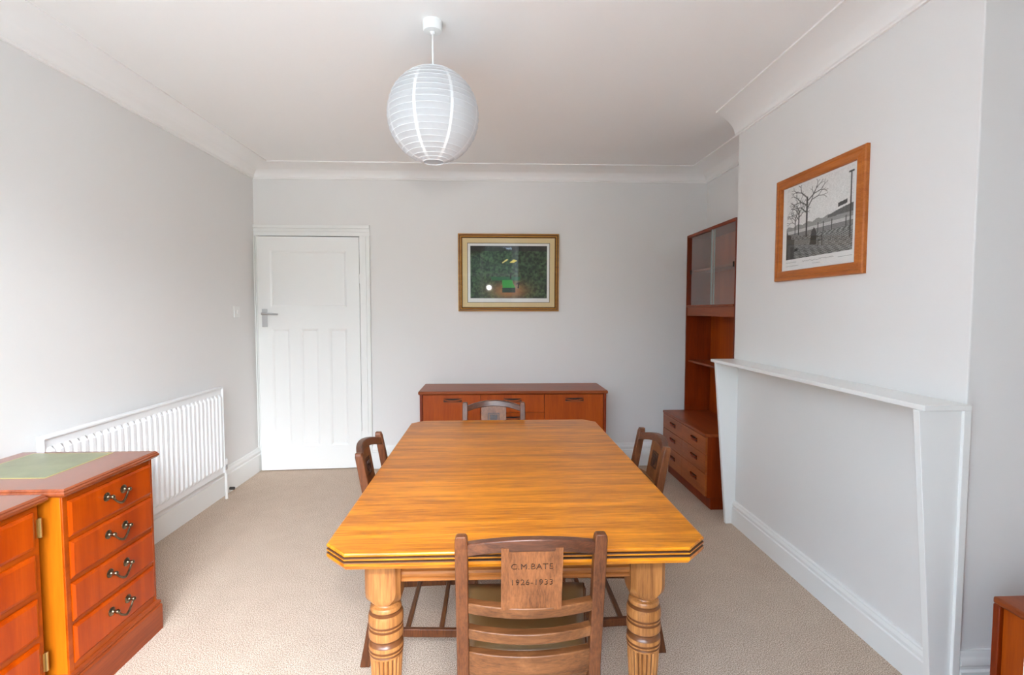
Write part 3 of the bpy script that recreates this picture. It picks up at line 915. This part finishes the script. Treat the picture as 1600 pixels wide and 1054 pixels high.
# second cabinet in front of it, set slightly back
KX, KY0, KY1, KZ = -1.450, 1.225, 1.708, 0.762
ped = thing('cupboard', 'orange yew cupboard with panelled door, cut off by the left edge of the photo', 'cupboard', (-1.72, (KY0 + KY1) / 2, 0))
tp = moulded_top(MB(), FB, KX, KY0, KY1, KZ, 0.026).build('top', M['yewtop'], ped, smooth=30)
leather_inlay(tp, FB + 0.06, KX - 0.10, KY0 + 0.11, KY1 - 0.11, KZ)
xk = KX - 0.036
ky0, ky1 = KY0 + 0.012, KY1 - 0.006
MB().box(FB + 0.01, xk, ky0, ky1, 0.1, KZ - 0.026).build('body', M['yewside'], ped, bevel=0.002)
da, db = ky0 + 0.003, ky1 - 0.012
dm = MB().box(xk, xk + 0.016, da, db, 0.13, KZ - 0.032)
dd = dm.build('door', M['yewx'], ped, bevel=0.0015)
for z0, z1 in ((0.596, 0.716), (0.452, 0.576), (0.303, 0.430), (0.157, 0.283)):
    mb = MB()
    ins = [(0.0, xk + 0.015), (0.001, xk + 0.022), (0.012, xk + 0.027)]
    mb.rings([[(xx, da + .012 + d, z0 + d), (xx, db - .02 - d, z0 + d), (xx, db - .02 - d, z1 - d), (xx, da + .012 + d, z1 - d)] for d, xx in ins])
    mb.build('door_panel', M['yew'], dd, smooth=0)
for z in (0.655, 0.205):
    h = MB().tube([(xk + 0.018, db + 0.004, z - 0.032), (xk + 0.018, db + 0.004, z + 0.032)], 0.006, 10)
    h.box(xk + 0.012, xk + 0.018, db - 0.008, db + 0.006, z - 0.03, z + 0.03)
    h.build('hinge', M['brass'], dd)
pn = MB()
pn.rings([[(FB + 0.01, ky0, z), (xk + 0.006 + d, ky0, z), (xk + 0.006 + d, ky1, z), (FB + 0.01, ky1, z)] for d, z in pp])
pn.build('plinth', M['plinth'], ped, smooth=30)

# ------------------------------------------------------------------ radiator
RX, RY0, RY1, RZ0, RZ1 = -1.895, 2.225, 3.68, 0.205, 0.82
rad = thing('radiator', 'long white panel radiator with vertical flutes on the left wall', 'radiator', (XL + 0.05, (RY0 + RY1) / 2, RZ0))
mb = MB()
NF = 31
pitch = (RY1 - RY0 - 0.03) / NF
ys = [RY0, RY0 + 0.015]
off = [0, 0]
for k in range(NF):
    b0 = RY0 + 0.015 + k * pitch
    for f, d in ((0.10, 0), (0.28, 1), (0.72, 1), (0.90, 0)):
        ys.append(b0 + f * pitch); off.append(d)
ys += [RY1 - 0.008, RY1]; off += [0, 0]
zsr = [(RZ0, 0), (RZ0 + 0.035, 0), (RZ0 + 0.055, 1), (RZ1 - 0.065, 1), (RZ1 - 0.045, 0), (RZ1, 0)]
grid = []
for z, a in zsr:
    grid.append([mb.bm.verts.new((RX - 0.012 + 0.016 * (a * o), y, z)) for y, o in zip(ys, off)])
for j in range(len(zsr) - 1):
    for i in range(len(ys) - 1):
        mb.bm.faces.new((grid[j][i], grid[j][i + 1], grid[j + 1][i + 1], grid[j + 1][i]))
mb.box(RX - 0.028, RX - 0.011, RY0, RY1, RZ0, RZ1)
mb.build('panel', M['radiator'], rad, smooth=15)
MB().box(RX - 0.032, RX + 0.003, RY0 - 0.001, RY1 + 0.001, RZ1 - 0.008, RZ1 + 0.004).box(RX - 0.03, RX + 0.001, RY0 - 0.003, RY0 + 0.004, RZ0, RZ1).box(RX - 0.03, RX + 0.001, RY1 - 0.004, RY1 + 0.003, RZ0, RZ1).build('edge_trim', M['radiator'], rad, bevel=0.002)
for y in (RY0 + 0.25, RY1 - 0.25):
    MB().box(XL + 0.001, RX - 0.02, y - 0.02, y + 0.02, RZ0 + 0.06, RZ1 - 0.06).build('wall_bracket', M['radiator'], rad)
vy = RY1 + 0.045
v = MB().tube([(RX - 0.02, RY1 - 0.002, RZ0 + 0.03), (RX - 0.02, vy, RZ0 + 0.03)], 0.009, 10)
v.lathe([(0.0, -0.02), (0.011, -0.02), (0.013, -0.01), (0.013, 0.012), (0.010, 0.02), (0, 0.02)], (RX - 0.02, vy, RZ0 + 0.03), 16)
v.build('valve', M['chrome'], rad)
MB().lathe([(0, 0.02), (0.014, 0.02), (0.016, 0.03), (0.016, 0.055), (0.012, 0.062), (0, 0.062)], (RX - 0.02, vy, RZ0 + 0.03), 16).build('valve_cap', M['plastic'], rad)
MB().tube([(RX - 0.02, vy, 0.0), (RX - 0.02, vy, RZ0 + 0.012)], 0.010, 12).build('pipe', M['plastic'], rad)
MB().tube([(XL + 0.02, 3.86, 0.03), (XL + 0.055, 3.86, 0.03)], 0.011, 10).build('door_stop', M['stopper'])
tag(bpy.data.objects['door_stop'], 'small dark rubber stop on the left skirting board beside the radiator pipe', 'door stop')

# ------------------------------------------------------------------ light switch
sw = thing('light_switch', 'small white light switch on the left wall beside the door', 'switch', (XL, 4.075, 1.35))
MB().box(XL, XL + 0.008, 4.032, 4.118, 1.307, 1.393).build('face_plate', M['plastic'], sw, bevel=0.003)
MB().box(XL + 0.008, XL + 0.013, 4.066, 4.084, 1.335, 1.365).build('rocker', M['plastic'], sw, bevel=0.001)

# ------------------------------------------------------------------ mantelpiece on the chimney breast
man = thing('mantelpiece', 'plain white mantelpiece with tapering side panels on the chimney breast', 'mantelpiece', (XC, (CN + CF) / 2, 0))
MX = 1.398
MB().box(MX, XC, CN - 0.02, CF - 0.015, 1.036, 1.054).build('shelf', M['gloss'], man, bevel=0.0015)
for y0, y1, xt, xb_ in ((CN - 0.008, CN + 0.016, 1.388, 1.475), (CF - 0.06, CF - 0.036, 1.412, 1.497)):
    MB().prism([(xt, 1.036), (XC, 1.036), (XC, 0.0), (xb_, 0.0)], 1, y0, y1).build('side_panel', M['gloss'], man, bevel=0.0015)
MB().box(XC - 0.024, XC, CN - 0.018, CN - 0.004, 0, 1.036).build('end_strip', M['gloss'], man, bevel=0.0015)

# ------------------------------------------------------------------ pictures
def ink_grid(name, W, H, P, mat, parent):
    """flat print; W x H array of colours mapped over the sheet, P(u, v) gives a point"""
    mb = MB()
    h, w, _ = W.shape
    vs = [[mb.bm.verts.new(P(i / w, j / h)) for i in range(w + 1)] for j in range(h + 1)]
    lay = mb.bm.loops.layers.float_color.new('ink')
    for j in range(h):
        for i in range(w):
            f = mb.bm.faces.new((vs[j][i], vs[j][i + 1], vs[j + 1][i + 1], vs[j + 1][i]))
            c = W[j, i]
            for lp in f.loops:
                lp[lay] = (c[0], c[1], c[2], 1)
    return mb.build(name, mat, parent, smooth=0)
def lin(c):
    c = np.asarray(c, float) / 255.0
    return np.where(c <= 0.04045, c / 12.92, ((c + 0.055) / 1.055) ** 2.4)
rng = np.random.default_rng(3)
def blur(a, k):
    for _ in range(k):
        a = (a + np.roll(a, 1, 0) + np.roll(a, -1, 0) + np.roll(a, 1, 1) + np.roll(a, -1, 1)) / 5
    return a
def poly_mask(w, h, pts):
    yy, xx = np.mgrid[0:h, 0:w]
    xx = (xx + 0.5) / w; yy = (yy + 0.5) / h
    m = np.zeros((h, w), bool)
    n_ = len(pts)
    for i in range(n_):
        (x0, y0), (x1, y1) = pts[i], pts[(i + 1) % n_]
        c = ((y0 > yy) != (y1 > yy)) & (xx < (x1 - x0) * (yy - y0) / (y1 - y0 + 1e-12) + x0)
        m ^= c
    return m
def line(img, w, h, x0, y0, x1, y1, th, col, asp):
    yy, xx = np.mgrid[0:h, 0:w]
    xx = (xx + 0.5) / w * asp; yy = (yy + 0.5) / h
    x0, x1 = x0 * asp, x1 * asp
    L = max(1e-9, (x1 - x0) ** 2 + (y1 - y0) ** 2)
    t = np.clip(((xx - x0) * (x1 - x0) + (yy - y0) * (y1 - y0)) / L, 0, 1)
    d = np.hypot(xx - x0 - t * (x1 - x0), yy - y0 - t * (y1 - y0))
    k = np.clip((th - d) / (0.5 / h) * 0.5 + 0.5, 0, 1)[..., None]
    img[:] = img * (1 - k) + np.array(col, float) * k

def snooker_print():        # v runs upward
    w, h = 150, 100
    nz_ = rng.random((h, w))
    a = blur(nz_, 1); b = blur(rng.random((h, w)), 6)
    f = np.clip((a - 0.5) * 1.6 + (b - 0.5) * 5 + 0.5, 0, 1)[..., None]
    img = np.array([24, 40, 30]) * (1 - f) + np.array([70, 98, 66]) * f
    yy, xx = np.mgrid[0:h, 0:w]; X = (xx + .5) / w; Y = (yy + .5) / h
    g = np.exp(-(((X - .5) / .26) ** 2 + ((Y - .14) / .17) ** 2))[..., None]
    img = img * (1 - g) + np.array([176, 112, 66]) * g
    dk = (Y > .90)[..., None]
    img = np.where(dk, img * 0.3 + np.array([38, 34, 38]) * .7, img)
    for pts, c in (([(.28, .34), (.64, .34), (.66, .41), (.26, .41)], (44, 96, 62)), ([(.415, .115), (.585, .115), (.585, .20), (.415, .20)], (36, 50, 42)),
                   ([(.42, .2), (.585, .2), (.54, .35), (.41, .35)], (58, 158, 66)), ([(.42, .67), (.50, .74), (.47, .75), (.41, .68)], (236, 222, 140)),
                   ([(.51, .68), (.56, .745), (.61, .72), (.56, .675)], (240, 226, 120)), ([(.615, .19), (.63, .19), (.64, .30), (.60, .29), (.60, .26), (.62, .27)], (34, 26, 24)),
                   ([(.515, .37), (.535, .37), (.535, .5), (.515, .46)], (36, 30, 28))):
        img[poly_mask(w, h, pts)] = c
    return lin(img)
def riverside_print():
    w, h = 150, 140
    asp = w / h
    yy, xx = np.mgrid[0:h, 0:w]; X = (xx + .5) / w; Y = (yy + .5) / h
    img = np.ones((h, w, 3)) * np.array([228, 228, 226]) + (blur(rng.random((h, w)), 2)[..., None] - .5) * 26
    hz = 0.40
    # distant bank, water, quay
    bank = (Y > hz) & (Y < hz + .05 + .05 * X + .012 * np.sin(X * 40))
    img[bank] = [150, 150, 148]
    img[(Y > hz - .04) & (Y <= hz)] = [196, 196, 194]
    img[poly_mask(w, h, [(.66, .45), (1, .46), (1, .56), (.8, .52), (.66, .48)])] = [96, 96, 94]
    img[poly_mask(w, h, [(.80, .55), (.92, .57), (.92, .62), (.80, .60)])] = [70, 70, 70]
    q = Y < hz - .04
    img[q & (Y > .30)] = [128, 128, 126]
    cob = q & (Y <= .30)
    P_ = 1 / (0.42 - Y + 1e-3)
    chk = (np.sin(X * 60 * (0.6 + .4 * P_ / 3) + 9 * Y) * np.sin(420 * np.log(0.55 - np.minimum(Y, .5))*0.35)) > 0
    img[cob & chk] = [150, 150, 148]
    img[cob & ~chk] = [88, 88, 86]
    img += (rng.random((h, w, 1)) - .5) * 22
    dk = (48, 48, 47)
    def tree(x, y0, y1, th, seed, spread):
        rr = random.Random(seed)
        line(img, w, h, x, y0, x, y1, th, dk, asp)
        def br(x, y, a, L, t, dep):
            x2, y2 = x + math.cos(a) * L, y + math.sin(a) * L
            line(img, w, h, x, y, x2, y2, t, (70, 70, 68), asp)
            if dep:
                for s in (-1, 1):
                    br(x2, y2, a + s * rr.uniform(.25, .75), L * rr.uniform(.6, .8), t * .65, dep - 1)
        for k in range(5):
            br(x, y0 + (y1 - y0) * (.6 + .1 * k), PI / 2 + (-1) ** k * rr.uniform(.5, 1.0), spread, th * .55, 3)
    tree(.34, .29, .80, .014, 5, .13)
    tree(.21, .33, .66, .009, 8, .08)
    tree(.15, .34, .58, .006, 2, .06)
    line(img, w, h, .965, .16, .965, .93, .008, dk, asp)
    line(img, w, h, .94, .93, .99, .93, .010, dk, asp)
    for x in (.52, .60, .72, .91):
        line(img, w, h, x, .29, x, .42, .006, (60, 60, 58), asp)
    img[poly_mask(w, h, [(.40, .16), (.50, .14), (.50, .31), (.46, .38), (.42, .33)])] = (52, 52, 50)
    for yb_ in (.2, .25):
        line(img, w, h, .42, yb_, .58, yb_ - .01, .005, (60, 60, 58), asp)
    line(img, w, h, .585, .12, .585, .28, .006, (60, 60, 58), asp)
    line(img, w, h, .53, .12, .53, .2, .005, (60, 60, 58), asp)
    img[poly_mask(w, h, [(0, 0), (.14, 0), (.14, .28), (.09, .28), (.09, .33), (.03, .36), (.0, .44)])] = (74, 74, 72)
    img[poly_mask(w, h, [(.14, .10), (.2, .11), (.2, .14), (.15, .14)])] = (50, 50, 48)
    return lin(np.clip(img, 0, 255))

# picture on the back wall
PX0, PX1, PZ0, PZ1 = -0.277, 0.583, 1.354, 2.012
pic = thing('framed_picture', 'gilt framed print of a green snooker table on the back wall', 'picture', ((PX0 + PX1) / 2, YB, PZ0))
fp = [(0.0, 0.0), (0.0, 0.016), (0.004, 0.022), (0.010, 0.022), (0.014, 0.018), (0.018, 0.018), (0.028, 0.021), (0.030, 0.017), (0.036, 0.010), (0.036, 0.0)]
mb = MB()
mb.rings([[(PX0 + d, YB - t, PZ0 + d), (PX1 - d, YB - t, PZ0 + d), (PX1 - d, YB - t, PZ1 - d), (PX0 + d, YB - t, PZ1 - d)] for d, t in fp], loop=True)
for f in mb.bm.faces:
    c = f.calc_center_median()
    dd_ = min(c.x - PX0, PX1 - c.x, c.z - PZ0, PZ1 - c.z)
    f.material_index = 1 if (0.0285 < dd_ < 0.034 or 0.011 < dd_ < 0.017) else 0
mb.build('frame', [M['frame_gold'], M['frame_dark']], pic, smooth=0)
MB().box(PX0 + 0.036, PX1 - 0.036, YB - 0.006, YB - 0.001, PZ0 + 0.036, PZ1 - 0.036).build('mount', M['mount'], pic, smooth=0)
mi = 0.078
MB().box(PX0 + mi, PX1 - mi, YB - 0.0066, YB - 0.006, PZ0 + mi - .004, PZ1 - mi).build('mount_line', M['dark'], pic, smooth=0)
mi += 0.004
MB().box(PX0 + mi, PX1 - mi, YB - 0.0072, YB - 0.0066, PZ0 + mi - .004, PZ1 - mi).build('paper_margin', M['paper'], pic, smooth=0)
u0, u1, v0, v1 = PX0 + 0.104, PX1 - 0.102, PZ0 + 0.112, PZ1 - 0.102
ink_grid('print', snooker_print(), None, lambda u, v: (u0 + (u1 - u0) * u, YB - 0.0078, v0 + (v1 - v0) * v), print_mat('snooker_print_ink'), pic)
MB().box(PX0 + 0.034, PX1 - 0.034, YB - 0.0115, YB - 0.0095, PZ0 + 0.034, PZ1 - 0.034).build('glass', M['glass'], pic, smooth=0)

pic.rotation_euler = (math.radians(1.0), 0, 0)      # hangs leaning forward a little

# picture on the chimney breast
QY0, QY1, QZ0, QZ1 = 2.075, 2.735, 1.515, 2.047
pic2 = thing('framed_picture', 'wooden framed black and white riverside print on the chimney breast', 'picture', (XC, (QY0 + QY1) / 2, QZ0))
fp = [(0.0, 0.0), (0.0, 0.014), (0.004, 0.020), (0.016, 0.022), (0.022, 0.017), (0.026, 0.017), (0.044, 0.021), (0.050, 0.018), (0.052, 0.010), (0.052, 0.0)]
MB().rings([[(XC - t, QY0 + d, QZ0 + d), (XC - t, QY1 - d, QZ0 + d), (XC - t, QY1 - d, QZ1 - d), (XC - t, QY0 + d, QZ1 - d)] for d, t in fp], loop=True).build('frame', M['frame_pine'], pic2, smooth=0)
MB().box(XC - 0.006, XC - 0.001, QY0 + 0.05, QY1 - 0.05, QZ0 + 0.05, QZ1 - 0.05).build('paper_margin', M['paper'], pic2, smooth=0)
a0, a1, b0, b1 = QY1 - 0.088, QY0 + 0.078, QZ0 + 0.108, QZ1 - 0.062
ink_grid('print', riverside_print(), None, lambda u, v: (XC - 0.0068, a0 + (a1 - a0) * u, b0 + (b1 - b0) * v), print_mat('riverside_print_ink'), pic2)
cap = MB()
def scribble(ya_, yb_, z, amp, seed):
    rr = random.Random(seed)
    nn = int(abs(yb_ - ya_) / 0.004)
    pts = [(XC - 0.0064, ya_ + (yb_ - ya_) * i / nn, z + rr.uniform(-amp, amp)) for i in range(nn + 1)]
    cap.tube(pts, 0.0006, 4)
scribble(a0, a0 - 0.09, QZ0 + 0.092, 0.003, 1)
scribble(a0 - 0.14, a1 + 0.12, QZ0 + 0.090, 0.004, 2)
scribble(a1 + 0.09, a1 + 0.0, QZ0 + 0.085, 0.001, 3)
scribble(a0, a0 - 0.11, QZ0 + 0.074, 0.001, 4)
scribble(a0 - 0.22, a0 - 0.28, QZ0 + 0.074, 0.001, 6)
cap.build('pencil_caption', plain('pencil', srgb(120, 120, 118), 0.8), pic2, smooth=0)
MB().box(XC - 0.0115, XC - 0.0095, QY0 + 0.050, QY1 - 0.050, QZ0 + 0.050, QZ1 - 0.050).build('glass', M['glass'], pic2, smooth=0)

# ------------------------------------------------------------------ paper lantern
LXc, LYc, LZc, LR = -0.238, 2.19, 2.168, 0.189
lam = thing('pendant_lamp', 'round white ribbed paper lantern hanging from the ceiling', 'lamp', (LXc, LYc, LZc))
MB().lathe([(0, ZC), (0.040, ZC), (0.041, ZC - 0.004), (0.039, ZC - 0.034), (0.036, ZC - 0.040), (0.012, ZC - 0.042), (0.010, ZC - 0.048), (0.006, ZC - 0.052), (0, ZC - 0.052)], (LXc, LYc, 0), 32).build('ceiling_rose', M['plastic'], lam)
MB().tube([(LXc, LYc, ZC - 0.05), (LXc, LYc, LZc + 0.10)], 0.0035, 8).build('cord', M['plastic'], lam)
MB().lathe([(0, 0.1), (0.016, 0.1), (0.018, 0.05), (0.018, 0.03), (0, 0.03)], (LXc, LYc, LZc), 16).build('bulb_holder', M['plastic'], lam)
sh = MB()
NR = 21
prof = []
t0 = math.radians(13)
for i in range(NR * 5 + 1):
    t = t0 + (PI - 2 * t0) * i / (NR * 5)
    k = (i % 5) / 5.0
    sag = 0.0014 * math.sin(k * PI)
    r = LR - sag
    prof.append((r * math.sin(t), LR * 1.02 * math.cos(t) * (r / LR)))
wr = random.Random(7)
ph = [wr.uniform(0, 6.28) for _ in range(6)]
def wrinkle(r, z, a):
    return r * (1 + 0.0025 * math.sin(31 * a + 40 * z * 5 + ph[0]) * math.sin(z * 150 + 3 * a) + 0.0015 * math.sin(57 * a + ph[1] + z * 90))
sh.lathe(prof, (LXc, LYc, LZc), 128, cap=False, rad=wrinkle)
shade = sh.build('paper_shade', M['paper_lantern'], lam, smooth=80)
rb = MB()
for i in range(0, NR + 1):
    t = t0 + (PI - 2 * t0) * i / NR
    rr_ = (LR + 0.0006) * math.sin(t); zz = LR * 1.02 * math.cos(t)
    ring = [(LXc + rr_ * math.cos(2 * PI * q / 64), LYc + rr_ * math.sin(2 * PI * q / 64), LZc + zz) for q in range(65)]
    rb.tube(ring, 0.0009 if i not in (0, NR) else 0.002, 6)
rb.build('wire_rib', M['paper_rib'], shade, smooth=60)
sm = MB()
for kk in range(8):
    aa = 2 * PI * (kk + 0.638) / 8
    rs = []
    for i in range(41):
        t = t0 + (PI - 2 * t0) * i / 40
        rr_ = (LR + 0.0004) * math.sin(t); zz = LR * 1.02 * math.cos(t)
        wd = 0.006 / max(0.05, rr_)
        rs.append([(LXc + rr_ * math.cos(aa + q), LYc + rr_ * math.sin(aa + q), LZc + zz) for q in (-wd, 0, wd)])
    sm.rings(rs, cap=False, close=False)
sm.build('paper_seam', M['paper_rib'], shade, smooth=80)

# ------------------------------------------------------------------ cabinet in the near alcove
NX, NY1, NY0, NZ = 1.515, 1.445, 0.97, 0.5
nc = thing('low_cabinet', 'teak low cabinet in the lower right corner beside the mantelpiece', 'cabinet', ((NX + XR) / 2, (NY0 + NY1) / 2, 0))
MB().box(NX, XR - 0.03, NY0, NY1, NZ - 0.022, NZ).build('top', M['teaky'], nc, bevel=0.006)
MB().box(NX + 0.001, XR - 0.03, NY1 - 0.022, NY1 - 0.001, 0, NZ - 0.022).box(NX + 0.001, XR - 0.03, NY0 + 0.001, NY0 + 0.022, 0, NZ - 0.022).box(NX + 0.03, XR - 0.03, NY0 + 0.022, NY1 - 0.022, 0.06, 0.08).box(XR - 0.04, XR - 0.03, NY0 + 0.022, NY1 - 0.022, 0.08, NZ - 0.022).build('carcass', M['teakd'], nc, bevel=0.003)
nm_ = (NY0 + NY1) / 2
for a, b in ((NY0 + 0.024, nm_ - 0.001), (nm_ + 0.001, NY1 - 0.024)):
    MB().box(NX + 0.012, NX + 0.030, a, b, 0.06, NZ - 0.024).build('door', M['teak'], nc, bevel=0.001)
tag(MB().lathe([(0, 0), (0.05, 0), (0.056, 0.004), (0.068, 0.010), (0.066, 0.0115), (0.052, 0.006), (0, 0.004)], (NX + 0.175, NY1 - 0.075, NZ), 32).build('saucer', M['tray'], origin=(NX + 0.175, NY1 - 0.075, NZ)), 'small white dish on top of the low cabinet at the right edge', 'dish')
